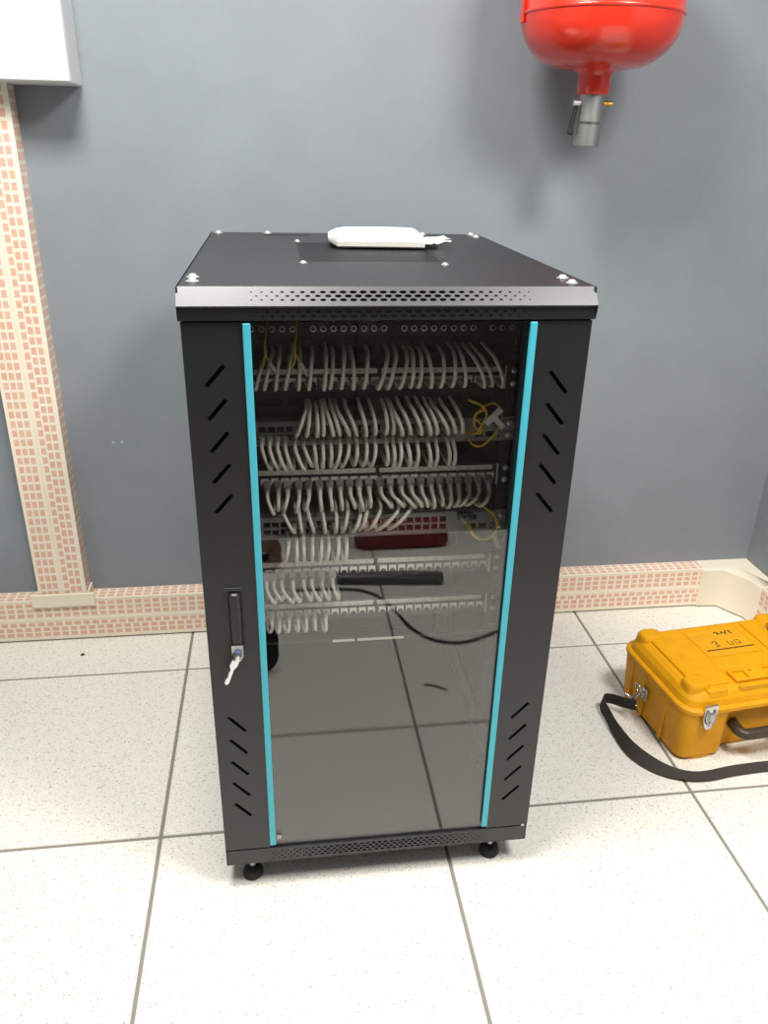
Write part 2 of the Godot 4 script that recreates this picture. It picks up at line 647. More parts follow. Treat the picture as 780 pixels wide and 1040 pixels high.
# ---------------------------------------------------------------- the cabinet
func cabinet() -> void:
	var c := thing("rack_cabinet", "black metal server rack cabinet with smoked glass door and cyan strips", "rack cabinet")
	var coat: Material = mats.black_coat
	# carcass
	for s in [-1, 1]:
		sub("side_panel", Vector3(s * 0.2965, 0.59, -0.387), Vector3(0.005, 1.05, 0.73), 0.001, coat, c)
		for z in [-0.035, -0.735]:
			sub("corner_post", Vector3(s * 0.278, 0.59, z), Vector3(0.032, 1.05, 0.026), 0.002, mats.inner_black, c)
	sub("back_panel", Vector3(0, 0.59, -0.7515), Vector3(0.598, 1.05, 0.004), 0.001, coat, c)
	sub("bottom_plate", Vector3(0, 0.1, -0.375), Vector3(0.588, 0.006, 0.72), 0.001, mats.inner_black, c)
	# plinth with a perforated front
	var pl := B.new()
	pl.perforated(Vector3(-0.3, 0.065, -0.001), Vector3(0.6, 0, 0), Vector3(0, 0.037, 0), 0.0838, 0.0065, 36, 4, 0.012, 0.006, 0.0042, 0.0023, false, true, 0.0015, 0.35)
	pl.box(Vector3(0, 0.0655, -0.375), Vector3(0.6, 0.0012, 0.748))
	pl.box(Vector3(0, 0.1015, -0.012), Vector3(0.6, 0.0012, 0.022))
	for s in [-1, 1]:
		pl.box(Vector3(s * 0.2985, 0.0835, -0.375), Vector3(0.003, 0.037, 0.748))
	pl.box(Vector3(0, 0.0835, -0.7485), Vector3(0.6, 0.037, 0.003))
	done("plinth", pl, coat, c)
	sub("plinth_backing", Vector3(0, 0.0835, -0.02), Vector3(0.59, 0.034, 0.004), 0, mats.inner_black, c)
	# lid
	var lid := node("lid", c)
	var lb := B.new()
	var W := 0.303
	# top sheet around the fan grille
	var g0 := Vector2(-0.128, -0.56)
	var g1 := Vector2(0.133, -0.27)
	var yt := 1.1646
	for q in [[-W, -0.755, g0.x, -0.012], [g1.x, -0.755, W, -0.012], [g0.x, -0.755, g1.x, g0.y], [g0.x, g1.y, g1.x, -0.012]]:
		lb.quad(Vector3(q[0], yt, q[1]), Vector3(q[2], yt, q[1]), Vector3(q[2], yt, q[3]), Vector3(q[0], yt, q[3]), Vector3.UP)
	for s in [-1, 1]:
		lb.box(Vector3(s * (W - 0.001), yt - 0.0235, -0.38), Vector3(0.002, 0.047, 0.75))
	lb.box(Vector3(0, yt - 0.0235, -0.754), Vector3(2 * W, 0.047, 0.002))
	for s in [-1.0, 1.0]:
		var x: float = s * W
		var nn := Vector3(s, 0, 0)
		lb.quad(Vector3(x, yt, -0.012), Vector3(x, yt - 0.0235, 0.0085), Vector3(x, yt - 0.0445, 0.004), Vector3(x, yt - 0.0445, -0.012), nn)
	lb.quad(Vector3(-W, yt - 0.0445, 0.004), Vector3(W, yt - 0.0445, 0.004), Vector3(W, yt - 0.0445, -0.02), Vector3(-W, yt - 0.0445, -0.02), Vector3.DOWN)
	done("top_sheet", lb, mats.black_coat, lid)
	# slanted front lip with three rows of holes, and the lower band with two
	var lip := B.new()
	lip.perforated(Vector3(-W, yt - 0.0235, 0.0085), Vector3(2 * W, 0, 0), Vector3(0, 0.0235, -0.0205), 0.0955, 0.0065, 29, 3, 0.0143, 0.0062, 0.0054, 0.0026, false, true, 0.0012, 0.28)
	lip.quad(Vector3(-W, yt - 0.0235, 0.0085), Vector3(W, yt - 0.0235, 0.0085), Vector3(W, yt - 0.0265, 0.004), Vector3(-W, yt - 0.0265, 0.004), Vector3(0, -1, 1).normalized())
	done("front_lip", lip, mats.black_coat, lid)
	var band := B.new()
	band.perforated(Vector3(-W, yt - 0.0445, 0.004), Vector3(2 * W, 0, 0), Vector3(0, 0.018, 0), 0.0955, 0.003, 29, 2, 0.0143, 0.006, 0.0052, 0.0021, false, true, 0.0022, 0.28)
	done("front_band", band, coat, lid)
	sub("lid_backing", Vector3(0, yt - 0.026, -0.016), Vector3(0.59, 0.034, 0.002), 0, mats.inner_black, lid)
	# fan grille, slightly sunk, with many small holes
	var fg := B.new()
	fg.perforated(Vector3(g0.x, yt - 0.0003, g1.y), Vector3(g1.x - g0.x, 0, 0), Vector3(0, 0, g0.y - g1.y), 0.0045, 0.005, 28, 28, 0.009, 0.01, 0.0032, 0.0034, false, true)
	var fgm := done("fan_grille", fg, coat, lid)
	fgm.set_meta("label", "finely perforated square grille in the lid")
	sub("fan_tray", Vector3(0, yt - 0.03, -0.415), Vector3(0.4, 0.004, 0.64), 0, mats.inner_black, lid)
	var sl := B.new()
	sl.box(Vector3(-0.135, yt + 0.0006, -0.715), Vector3(0.1, 0.001, 0.03))
	done("knockout", sl, coat, lid)
	# bolts: flat washers with a domed head
	var bolt := B.new()
	bolt.lathe(Vector3.ZERO, [[0.0095, 0.0], [0.0095, 0.0012], [0.0062, 0.0014], [0.0058, 0.0035], [0.004, 0.0052], [0.0, 0.0058]], 14)
	var bm := bolt.mesh()
	for p in [[-0.284, -0.055], [-0.287, -0.095], [0.2776, -0.043], [0.28, -0.092], [-0.2858, -0.735], [0.283, -0.735], [0.284, -0.69], [-0.1785, -0.735], [0.17, -0.735]]:
		put("bolt", bm, mats.zinc, lid).position = Vector3(p[0], yt, p[1])
	for p in [[-0.118, -0.578], [-0.118, -0.255], [0.122, -0.238]]:
		var o := put("bolt", bm, mats.zinc, lid)
		o.position = Vector3(p[0], yt, p[1])
		o.scale = Vector3.ONE * 0.72
	door(c)
	# feet: threaded stud in a black rubber foot
	for x in [-0.253, 0.238]:
		for z in [-0.035, -0.70]:
			var f := node("foot", c, Vector3(x, 0, z))
			var rb := B.new()
			rb.lathe(Vector3.ZERO, [[0.0, 0.0], [0.019, 0.0], [0.0205, 0.003], [0.02, 0.011], [0.0165, 0.02], [0.009, 0.026], [0.0, 0.0265]], 20)
			done("rubber_pad", rb, mats.rubber, f)
			var st := B.new()
			st.lathe(Vector3.ZERO, [[0.0065, 0.024], [0.0065, 0.066], [0.0, 0.066]], 12)
			done("stud", st, mats.zinc, f)
			sub("mount_plate", Vector3(0, 0.0625, 0), Vector3(0.07, 0.004, 0.05), 0.001, mats.inner_black, f)
	# inner frame bar with a row of holes, above the rack rails
	var tb := B.new()
	tb.perforated(Vector3(-0.262, 1.064, -0.145), Vector3(0.524, 0, 0), Vector3(0, 0.036, 0), 0.022, 0.012, 30, 1, 0.016, 0.012, 0.0046, 0.0046, false, false, 0.002)
	tb.box(Vector3(0, 1.082, -0.156), Vector3(0.524, 0.036, 0.0015))
	done("top_bar", tb, mats.rail_black, c)
	var ey := B.new()
	ey.t = Transform3D(Basis(Vector3.RIGHT, PI / 2), Vector3.ZERO)
	ey.lathe(Vector3.ZERO, [[0.0052, 0.0], [0.0052, 0.0014], [0.0034, 0.0018], [0.0032, 0.0]], 12, false)
	var em := ey.mesh()
	for i in 28:
		if i % 9 != 6:
			put("eyelet", em, mats.zinc, c).position = Vector3(-0.224 + i * 0.0165, 1.077, -0.145)
	# front rack rails with square holes
	for s in [-1, 1]:
		var rb2 := B.new()
		rb2.perforated(Vector3(s * 0.2375 - 0.0145, 0.118, -0.1515), Vector3(0.029, 0, 0), Vector3(0, 0.947, 0), 0.0045, 0.004, 1, 59, 0.0155, 0.01587, 0.0047, 0.0047, true, false, 0.002)
		rb2.box(Vector3(s * 0.2525, 0.59, -0.172), Vector3(0.002, 0.945, 0.04))
		rb2.box(Vector3(s * 0.2375, 0.59, -0.166), Vector3(0.028, 0.945, 0.001))
		done("rack_rail", rb2, mats.rail_black, c)
		sub("rear_rail", Vector3(s * 0.2375, 0.59, -0.62), Vector3(0.029, 0.945, 0.02), 0.001, mats.rail_black, c)
	for y in [0.112, 1.07]:
		for s in [-1, 1]:
			sub("depth_bar", Vector3(s * 0.268, y, -0.385), Vector3(0.02, 0.024, 0.68), 0.001, mats.rail_black, c)

func slot_cut(host: CSGCombiner3D, a: Vector2, b: Vector2) -> void:
	var k := CSGBox3D.new()
	k.name = "slot"
	k.operation = CSGShape3D.OPERATION_SUBTRACTION
	k.size = Vector3(a.distance_to(b), 0.0062, 0.06)
	k.position = Vector3((a.x + b.x) / 2, (a.y + b.y) / 2, -0.01)
	k.rotation.z = (b - a).angle()
	host.add_child(k, true)

func door(c: Node3D) -> void:
	var d := node("door", c)
	var coat: Material = mats.black_coat
	for s in [-1, 1]:
		var host := CSGCombiner3D.new()
		host.name = "stile"
		var bx := CSGBox3D.new()
		bx.name = "plate"
		bx.size = Vector3(0.0855, 1.0115, 0.003)
		bx.position = Vector3(s * 0.25725, 0.6115, -0.0015)
		host.add_child(bx, true)
		var edge := CSGBox3D.new()
		edge.name = "edge"
		edge.size = Vector3(0.003, 1.0115, 0.02)
		edge.position = Vector3(s * 0.2985, 0.6115, -0.01)
		host.add_child(edge, true)
		for k in 5:
			var y := 1.04 - k * 0.0505
			if s < 0:
				slot_cut(host, Vector2(-0.271, y - 0.0155), Vector2(-0.244, y + 0.0155))
				slot_cut(host, Vector2(-0.2755, y - 0.614), Vector2(-0.247, y - 0.647))
			else:
				slot_cut(host, Vector2(0.2435, y + 0.001), Vector2(0.273, y - 0.034))
				slot_cut(host, Vector2(0.2425, y - 0.66), Vector2(0.2725, y - 0.627))
		d.add_child(host, true)
		host.material_override = coat
		# bent inner return of the stile, behind the slots
		sub("stile_return", Vector3(s * 0.2565, 0.6115, -0.0195), Vector3(0.078, 1.008, 0.001), 0, mats.inner_black, d)
		var x: float = s * 0.2095 + 0.0005
		sub("trim_strip", Vector3(x, 0.6145, 0.0016), Vector3(0.0112, 1.0035, 0.0046), 0.0012, mats.cyan_strip, d).set_meta("label", "cyan plastic strip along the glass")
	# laminated: two sheets, each with its own two faces
	var gb := B.new()
	gb.box(Vector3(0.0005, 0.6115, -0.0045), Vector3(0.432, 1.0085, 0.0025))
	gb.box(Vector3(0.0005, 0.6115, -0.0075), Vector3(0.432, 1.0085, 0.0025))
	var gp := done("glass_pane", gb, mats.smoked_glass, d)
	gp.set_meta("label", "smoked glass pane mirroring the floor")
	# swing handle with its lock and key
	var pb := B.new()
	pb.box(Vector3(-0.2525, 0.618, 0.0008), Vector3(0.029, 0.142, 0.0022), 0.0008)
	done("lock_plate", pb, coat, d)
	var rim := B.new()
	for s in [-1, 1]:
		rim.box(Vector3(-0.2505 + s * 0.0105, 0.6325, 0.0026), Vector3(0.002, 0.107, 0.0026), 0.0006)
	rim.box(Vector3(-0.2505, 0.685, 0.0026), Vector3(0.02, 0.002, 0.0026), 0.0006)
	done("lever_recess", rim, mats.inner_black, d)
	var lv := B.new()
	lv.box(Vector3(-0.2505, 0.632, 0.0055), Vector3(0.016, 0.099, 0.008), 0.003)
	done("lever", lv, coat, d)
	sub("lever_cap", Vector3(-0.2505, 0.6805, 0.0098), Vector3(0.007, 0.003, 0.0016), 0.0006, mats.chrome, d)
	var lk := B.new()
	lk.prism(PackedVector2Array([Vector2(-0.2605, 0.584), Vector2(-0.2415, 0.584), Vector2(-0.2412, 0.562), Vector2(-0.247, 0.5515), Vector2(-0.256, 0.553), Vector2(-0.2605, 0.565)]), 0.001, 0.0125)
	done("lock", lk, mats.chrome, d)
	var cyl := B.new()
	cyl.t = Transform3D(Basis(Vector3.RIGHT, PI / 2), Vector3(-0.2505, 0.5685, 0.0125))
	cyl.lathe(Vector3.ZERO, [[0.0065, 0.0], [0.0065, 0.004], [0.0045, 0.0055], [0.0, 0.0055]], 16)
	done("lock_cylinder", cyl, mats.connector_blue, d)
	var key := B.new()
	key.t = Transform3D(Basis(Vector3.BACK, -0.36) * Basis(Vector3.UP, 0.5), Vector3(-0.2515, 0.566, 0.02))
	key.box(Vector3(0, -0.002, 0), Vector3(0.006, 0.014, 0.006), 0.001)
	key.prism(PackedVector2Array([Vector2(-0.008, -0.005), Vector2(0.006, -0.004), Vector2(0.0065, -0.018), Vector2(0.002, -0.026), Vector2(0.0025, -0.054), Vector2(-0.001, -0.058), Vector2(-0.006, -0.054), Vector2(-0.006, -0.045), Vector2(-0.0035, -0.04), Vector2(-0.0055, -0.034), Vector2(-0.004, -0.026), Vector2(-0.009, -0.017)]), -0.001, 0.0012)
	done("key", key, mats.chrome, d)
	sub("hinge_pin", Vector3(0.2905, 0.1065, 0.0012), Vector3(0.006, 0.004, 0.003), 0.001, mats.zinc, d)
	sub("pane_clip", Vector3(-0.197, 0.128, -0.0016), Vector3(0.009, 0.009, 0.002), 0.0006, mats.plug_clear, d)

# ---------------------------------------------------------------- what is mounted in the rack
func screws(o: Node3D, y: float) -> void:
	for s in [-1, 1]:
		for k in [-0.0117, 0.0117]:
			put("screw", mats_screw(), mats.zinc, o).position = Vector3(s * 0.2325, y + k, 0.003)

var screw_mesh: ArrayMesh
func mats_screw() -> ArrayMesh:
	if screw_mesh == null:
		var b := B.new()
		b.t = Transform3D(Basis(Vector3.RIGHT, PI / 2), Vector3.ZERO)
		b.lathe(Vector3.ZERO, [[0.0056, 0.0], [0.0056, 0.001], [0.0045, 0.0025], [0.0024, 0.0032], [0.0018, 0.0022], [0.0, 0.0022]], 12)
		screw_mesh = b.mesh()
	return screw_mesh

func port_mesh() -> ArrayMesh:
	var b := B.new()
	var w := 0.0066
	var h := 0.0062
	b.prism(PackedVector2Array([Vector2(-w, h), Vector2(w, h), Vector2(w, -h), Vector2(w - 0.0014, -h), Vector2(w - 0.0014, -0.0016), Vector2(0.0026, -0.0016), Vector2(0.0026, 0.0006), Vector2(-0.0026, 0.0006), Vector2(-0.0026, -0.0016), Vector2(-w + 0.0014, -0.0016), Vector2(-w + 0.0014, -h), Vector2(-w, -h)]), 0.0, 0.0018)
	return b.mesh()

func ticks(seed_: int, w: int, h: int, base: Color, ink: Color, n: int) -> ImageTexture:
	var im := Image.create(w, h, false, Image.FORMAT_RGB8)
	im.fill(base)
	var r := RandomNumberGenerator.new()
	r.seed = seed_
	for i in n:
		var x0 := int((i + 0.2) * w / n)
		for k in 3 + r.randi() % 3:
			im.fill_rect(Rect2i(x0 + k * 4, h / 2 - r.randi_range(1, 3), 2, r.randi_range(3, 6)), ink)
	return ImageTexture.create_from_image(im)

func patch_panel(y: float, label: String, pm: ArrayMesh) -> void:
	var o := thing("patch_bay", label, "patch panel", Vector3(0, y, -0.149), "patch panels in the rack")
	sub("face_plate", Vector3(0, 0, -0.0005), Vector3(0.4826, 0.0435, 0.003), 0.0008, mats.panel_black, o)
	sub("body", Vector3(0, 0, -0.02), Vector3(0.42, 0.04, 0.036), 0.001, mats.panel_black, o)
	if not mats.has("strip_print"):
		var m := mat("strip_print", Color.WHITE, 0.6)
		m.albedo_texture = ticks(4, 512, 16, Color8(222, 220, 212), Color8(120, 118, 112), 12)
		var m2 := mat("number_print", Color.WHITE, 0.5)
		m2.albedo_texture = ticks(7, 512, 16, Color8(44, 44, 45), Color8(168, 168, 164), 12)
	for k in 2:
		var x0 := -0.2065 + k * 0.211
		var b := B.new()
		b.box(Vector3(x0 + 0.1015, 0.0135, 0.0022), Vector3(0.204, 0.0085, 0.003), 0.0006)
		b.quad(Vector3(x0 + 0.001, 0.0175, 0.0039), Vector3(x0 + 0.202, 0.0175, 0.0039), Vector3(x0 + 0.202, 0.0095, 0.0039), Vector3(x0 + 0.001, 0.0095, 0.0039), Vector3.BACK)
		done("label_strip", b, mats.strip_print, o)
		var b2 := B.new()
		b2.quad(Vector3(x0 + 0.004, -0.0122, 0.0012), Vector3(x0 + 0.194, -0.0122, 0.0012), Vector3(x0 + 0.194, -0.0185, 0.0012), Vector3(x0 + 0.004, -0.0185, 0.0012), Vector3.BACK)
		done("number_row", b2, mats.number_print, o)
	for i in 24:
		put("port", pm, mats.port_white, o).position = Vector3(port_x(i), -0.0035, 0.001)
	sub("end_edge", Vector3(0.2175, 0, 0.003), Vector3(0.0022, 0.04, 0.007), 0.0004, mats.label_white, o)
	screws(o, 0.0)

func port_x(i: int) -> float:
	return -0.1965 + i * 0.0173 + (0.004 if i > 11 else 0.0)

func switch_unit(y: float, label: String) -> void:
	var o := thing("network_switch", label, "network switch", Vector3(0, y, -0.149), "network switches in the rack")
	var b := B.new()
	# port field: 2 rows of openings in the grey front
	b.perforated(Vector3(-0.22, -0.0215, 0.004), Vector3(0.44, 0, 0), Vector3(0, 0.043, 0), 0.016, 0.0065, 22, 2, 0.0152, 0.0148, 0.0061, 0.0056, true, false, 0.006)
	b.box(Vector3(0, 0.0213, -0.002), Vector3(0.44, 0.001, 0.012))
	b.box(Vector3(0, -0.0213, -0.002), Vector3(0.44, 0.001, 0.012))
	done("front_panel", b, mats.switch_grey, o)
	for s in [-1, 1]:
		sub("ear", Vector3(s * 0.2305, 0, 0.001), Vector3(0.0215, 0.043, 0.002), 0.0005, mats.switch_grey if s > 0 else mats.panel_black, o)
	sub("port_well", Vector3(0, 0, -0.004), Vector3(0.438, 0.041, 0.003), 0, mats.port_black, o)
	sub("chassis", Vector3(0, 0, -0.13), Vector3(0.438, 0.042, 0.24), 0.001, mats.switch_grey, o)
	var p := B.new()
	p.box(Vector3(0.192, 0.002, 0.0052), Vector3(0.05, 0.039, 0.0024), 0.0006)
	done("uplink_plate", p, mats.switch_grey, o)
	for q in [[0.178, 0.010], [0.178, -0.008], [0.197, -0.008]]:
		sub("uplink_port", Vector3(q[0], q[1], 0.0062), Vector3(0.0145, 0.010, 0.0012), 0.0003, mats.port_black, o)
	for q in [-0.013, -0.003]:
		sub("indicator", Vector3(0.2135, q, 0.0066), Vector3(0.003, 0.003, 0.001), 0.0003, mats.port_black, o)
	screws(o, 0.0)

func rack_equipment() -> void:
	var pm := port_mesh()
	patch_panel(0.993, "topmost patch panel, its ports full of white cables rising upward", pm)
	switch_unit(0.9, "grey network switch second from the top, yellow fibre loop at its right end")
	patch_panel(0.815, "patch panel below the upper switch, white label strip over a full row of plugs", pm)
	switch_unit(0.7215, "grey network switch with many empty ports in its right half")
	patch_panel(0.634, "patch panel below the lower switch, right two thirds of its ports empty", pm)
	patch_panel(0.5445, "lowest patch panel in the rack, nearest the mirrored floor", pm)
	# black cable managers between them
	for a in [[1.037, "black slotted cable manager directly below the top frame bar"], [0.9475, "black slotted cable manager between top panel and upper switch"]]:
		var o := thing("cable_manager", a[1], "cable manager", Vector3(0, a[0], -0.165), "black cable managers")
		var b := B.new()
		b.perforated(Vector3(-0.2413, -0.021, 0.0), Vector3(0.4826, 0, 0), Vector3(0, 0.042, 0), 0.033, 0.012, 8, 1, 0.052, 0.019, 0.0215, 0.0075, true, false, 0.002)
		done("plate", b, mats.panel_black, o)
		screws(o, 0.0)
		sub("duct", Vector3(0, 0, -0.045), Vector3(0.42, 0.04, 0.002), 0, mats.inner_black, o)
	# lacing bar between the rails, with two white label strips
	var rod := thing("lacing_bar", "thin bar with two white label strips, alone low inside the rack", "lacing bar", Vector3(0, 0.471, -0.16))
	sub("rod", Vector3(0, 0, 0.004), Vector3(0.46, 0.006, 0.004), 0.001, mats.panel_black, rod)
	sub("label_strip", Vector3(-0.059, 0, 0.008), Vector3(0.043, 0.0045, 0.003), 0.0006, mats.label_white, rod)
	sub("label_strip", Vector3(0.0135, 0, 0.008), Vector3(0.091, 0.0045, 0.003), 0.0006, mats.label_white, rod)
	for q in [-0.2325, 0.2325]:
		sub("bracket", Vector3(q, 0, 0.0115), Vector3(0.018, 0.016, 0.004), 0.001, mats.panel_black, rod)

const ORD := ["first", "second", "third", "fourth", "fifth", "sixth", "seventh", "eighth", "ninth", "tenth", "eleventh", "twelfth", "thirteenth", "fourteenth", "fifteenth", "sixteenth", "seventeenth", "eighteenth", "nineteenth", "twentieth", "twenty-first", "twenty-second", "twenty-third", "twenty-fourth"]

const BOOTED := ["hanging below the middle patch panel", "hanging below the fifth rack unit"]
var plug: ArrayMesh
func one_cable(pts: Array, at: Vector3, label: String, group: String, tilt := 0.0) -> void:
	var b := B.new()
	b.tube(path(pts, 5), 0.00335, 7)
	var o := done("patch_cable", b, mats.cable_white)
	tag(o, label, "cable", group)
	if plug == null:
		var p := B.new()
		p.box(Vector3(0, 0, 0.004), Vector3(0.0115, 0.0085, 0.014), 0.0012)
		p.tube([Vector3(0, 0, 0.011), Vector3(0, -0.001, 0.017), Vector3(0, -0.003, 0.025)], [0.0052, 0.0046, 0.0037], 8)
		plug = p.mesh()
	var q := put("plug", plug, mats.plug_clear, o)
	q.position = at
	q.rotation.x = tilt
	if tilt > 0.0:
		q.scale = Vector3(1.1, 1.0, 1.15)

func cables() -> void:
	var A0 := [-0.2035, -0.19, -0.172, -0.156, -0.135, -0.118, -0.094, -0.083, -0.065, -0.046, -0.028, -0.005, 0.011, 0.031, 0.05, 0.063, 0.083, 0.1, 0.12, 0.14, 0.172, 0.187, 0.203]
	var A1 := [-0.186, -0.175, -0.163, -0.143, -0.131, -0.112, -0.09, -0.078, -0.06, -0.048, -0.022, 0.011, 0.024, 0.042, 0.051, 0.064, 0.074, 0.101, 0.119, 0.129, 0.145, 0.158, 0.178]
	var B0 := [-0.14, -0.123, -0.106, -0.095, -0.079, -0.068, -0.052, -0.04, -0.024, -0.008, 0.01, 0.023, 0.037, 0.052, 0.07, 0.085, 0.097, 0.116, 0.1285, 0.1415]
	var B1 := [-0.123, -0.117, -0.106, -0.097, -0.091, -0.081, -0.073, -0.057, -0.034, -0.014, 0.007, 0.017, 0.02, 0.033, 0.051, 0.066, 0.08, 0.091, 0.108, 0.127]
	var C0 := [-0.198, -0.185, -0.172, -0.159, -0.143, -0.128, -0.111, -0.097, -0.083, -0.068, -0.053, -0.039, -0.023, -0.008, 0.011, 0.023, 0.035, 0.047, 0.064, 0.083, 0.097, 0.117, 0.127]
	var C1 := [-0.184, -0.17, -0.156, -0.146, -0.126, -0.112, -0.106, -0.098, -0.084, -0.08, -0.066, -0.045, -0.03, -0.017, 0.013, 0.024, 0.031, 0.052, 0.063, 0.089, 0.098, 0.121, 0.13]
	var D0 := [-0.193, -0.174, -0.158, -0.138, -0.121, -0.102, -0.084, -0.066, -0.049, -0.033, -0.015, 0.005, 0.023, 0.042, 0.06, 0.078, 0.096, 0.112, 0.13, 0.146, 0.165, 0.183, 0.201]
	var D1 := [-0.181, -0.175, -0.168, -0.146, -0.13, -0.101, -0.081, -0.064, -0.04, -0.027, -0.015, 0.026, 0.048, 0.069, 0.08, 0.089, 0.098, 0.115, 0.122, 0.134, 0.141, 0.155, 0.177]
	var E0 := [-0.168, -0.14, -0.124, -0.098, -0.075, -0.054, -0.031, -0.019, 0.005, 0.038, 0.06]
	var E1 := [-0.1485, -0.1355, -0.114, -0.095, -0.077, -0.064, -0.048, -0.034, -0.02, -0.004, 0.019]
	var F0 := [-0.159, -0.145, -0.133, -0.117, -0.101, -0.088, -0.071, -0.057]
	var F1 := [-0.168, -0.147, -0.133, -0.119, -0.106, -0.094, -0.079, -0.062]
	var G0 := [-0.202, -0.189, -0.174, -0.154, -0.134, -0.119, -0.101, -0.081]
	var G1 := [-0.184, -0.172, -0.151, -0.14, -0.12, -0.102, -0.087, -0.07]
	var H0 := [-0.195, -0.181, -0.163, -0.146, -0.131, -0.115, -0.095]
	var H1 := [-0.204, -0.186, -0.172, -0.151, -0.136, -0.117, -0.101]
	# from, to, port height, far height, in words, group
	var sets := [
		[A0, A1, 0.987, 1.044, "rising from the topmost patch panel"],
		[B0, B1, 0.906, 0.95, "rising from the upper switch"],
		[C0, C1, 0.892, 0.846, "hanging below the upper switch"],
		[D0, D1, 0.811, 0.766, "hanging below the middle patch panel"],
		[E1, E0, 0.728, 0.764, "plugged into the lower switch from above"],
		[F0, F1, 0.713, 0.664, "hanging below the lower switch"],
		[G0, G1, 0.63, 0.586, "hanging below the fifth rack unit"],
		[H0, H1, 0.541, 0.527, "hanging from the lowest patch panel"],
	]
	for s in sets:
		for i in s[0].size():
			var x0: float = s[0][i]
			var x1: float = s[1][i]
			var y0: float = s[2]
			var y1: float = s[3] + rng.randf_range(-0.003, 0.003)
			var up := signf(y1 - y0)
			var o := rng.randf_range(-0.004, 0.006)
			var pts := [Vector3(x0, y0 - 0.001, -0.128), Vector3(x0, y0 - 0.003 + up * 0.004, -0.112 + o), Vector3(lerpf(x0, x1, 0.3), lerpf(y0, y1, 0.42), -0.098 + o), Vector3(lerpf(x0, x1, 0.75), lerpf(y0, y1, 0.84), -0.107 + o), Vector3(x1, y1, -0.128), Vector3(x1, y1 + up * 0.002, -0.165), Vector3(x1, y1 + up * 0.002, -0.2)]
			var lean := 0.0
			if s[4] in BOOTED:
				lean = 0.8
				pts[0] = Vector3(x0, y0 - 0.011, -0.137)
				pts[1] = Vector3(lerpf(x0, x1, 0.06), y0 - 0.021, -0.122 + o * 0.4)
				pts[2] = Vector3(lerpf(x0, x1, 0.42), lerpf(y0, y1, 0.62), -0.108 + o)
				pts[3] = Vector3(lerpf(x0, x1, 0.8), lerpf(y0, y1, 0.9), -0.112 + o)
			one_cable(pts, Vector3(x0, y0, -0.149), "white patch cable, %s from the left, %s" % [ORD[i], s[4]], "white patch cables " + s[4], lean)
	# two yellow fibre jumpers hanging from the top bar with clear sleeves
	var k := 0
	for x in [-0.186, -0.139]:
		var f := B.new()
		f.tube(path([Vector3(x + 0.004, 1.094, -0.136), Vector3(x + 0.003, 1.083, -0.122), Vector3(x, 1.062, -0.1), Vector3(x - 0.001, 1.04, -0.096), Vector3(x - 0.006, 1.022, -0.105)]), 0.0016, 6)
		f.tube(path([Vector3(x, 1.048, -0.097), Vector3(x + 0.006, 1.036, -0.094), Vector3(x + 0.012, 1.024, -0.1)]), 0.0016, 6)
		var o := done("fibre_cable", f, mats.fibre_yellow)
		tag(o, ["yellow fibre cable hanging from the top bar beside the left cyan strip", "yellow fibre cable hanging from the top bar over the fifth white cable"][k], "cable", "yellow fibre cables")
		k += 1
		var sl := B.new()
		sl.tube([Vector3(x + 0.006, 1.036, -0.0935), Vector3(x + 0.019, 1.012, -0.102)], 0.004, 6)
		done("sleeve", sl, mats.plug_clear, o)
	# loop at the upper switch
	var lp := B.new()
	lp.tube(path([Vector3(0.15, 0.961, -0.12), Vector3(0.168, 0.957, -0.1), Vector3(0.176, 0.944, -0.095), Vector3(0.168, 0.922, -0.096), Vector3(0.164, 0.905, -0.11), Vector3(0.155, 0.898, -0.14)]), 0.0019, 6)
	lp.tube(path([Vector3(0.152, 0.9, -0.14), Vector3(0.158, 0.886, -0.112), Vector3(0.172, 0.886, -0.1), Vector3(0.19, 0.905, -0.095), Vector3(0.203, 0.93, -0.095), Vector3(0.2, 0.951, -0.098), Vector3(0.19, 0.958, -0.11), Vector3(0.175, 0.951, -0.112), Vector3(0.161, 0.935, -0.112), Vector3(0.163, 0.915, -0.116), Vector3(0.18, 0.9, -0.125)]), 0.0019, 6)
	lp.tube(path([Vector3(0.176, 0.95, -0.1), Vector3(0.16, 0.945, -0.1), Vector3(0.158, 0.935, -0.1), Vector3(0.168, 0.925, -0.1), Vector3(0.172, 0.905, -0.11), Vector3(0.162, 0.897, -0.14)]), 0.0019, 6)
	var lo := done("fibre_cable", lp, mats.fibre_yellow)
	tag(lo, "yellow fibre cable looped in front of the upper switch, white tag on it", "cable", "yellow fibre cables")
	var tg := B.new()
	tg.t = Transform3D(Basis(Vector3.BACK, -0.75), Vector3(0.187, 0.941, -0.091))
	tg.box(Vector3.ZERO, Vector3(0.011, 0.036, 0.0016), 0.0005)
	tg.t = Transform3D(Basis(Vector3.BACK, 0.75), Vector3(0.192, 0.938, -0.0895))
	tg.box(Vector3(-0.002, -0.006, 0), Vector3(0.009, 0.03, 0.0016), 0.0005)
	done("tag", tg, mats.label_white, lo)
	# loop at the lower switch
	var l4 := B.new()
	l4.tube(path([Vector3(0.178, 0.772, -0.14), Vector3(0.19, 0.764, -0.115), Vector3(0.205, 0.754, -0.102), Vector3(0.212, 0.735, -0.098), Vector3(0.205, 0.714, -0.098), Vector3(0.19, 0.706, -0.1), Vector3(0.174, 0.711, -0.104), Vector3(0.165, 0.724, -0.112), Vector3(0.16, 0.731, -0.125)]), 0.0019, 6)
	l4.tube(path([Vector3(0.18, 0.709, -0.102), Vector3(0.17, 0.718, -0.106), Vector3(0.166, 0.732, -0.12), Vector3(0.166, 0.734, -0.13)]), 0.0019, 6)
	var o4 := done("fibre_cable", l4, mats.fibre_yellow)
	tag(o4, "yellow fibre cable curling at the right end of the lower switch", "cable", "yellow fibre cables")
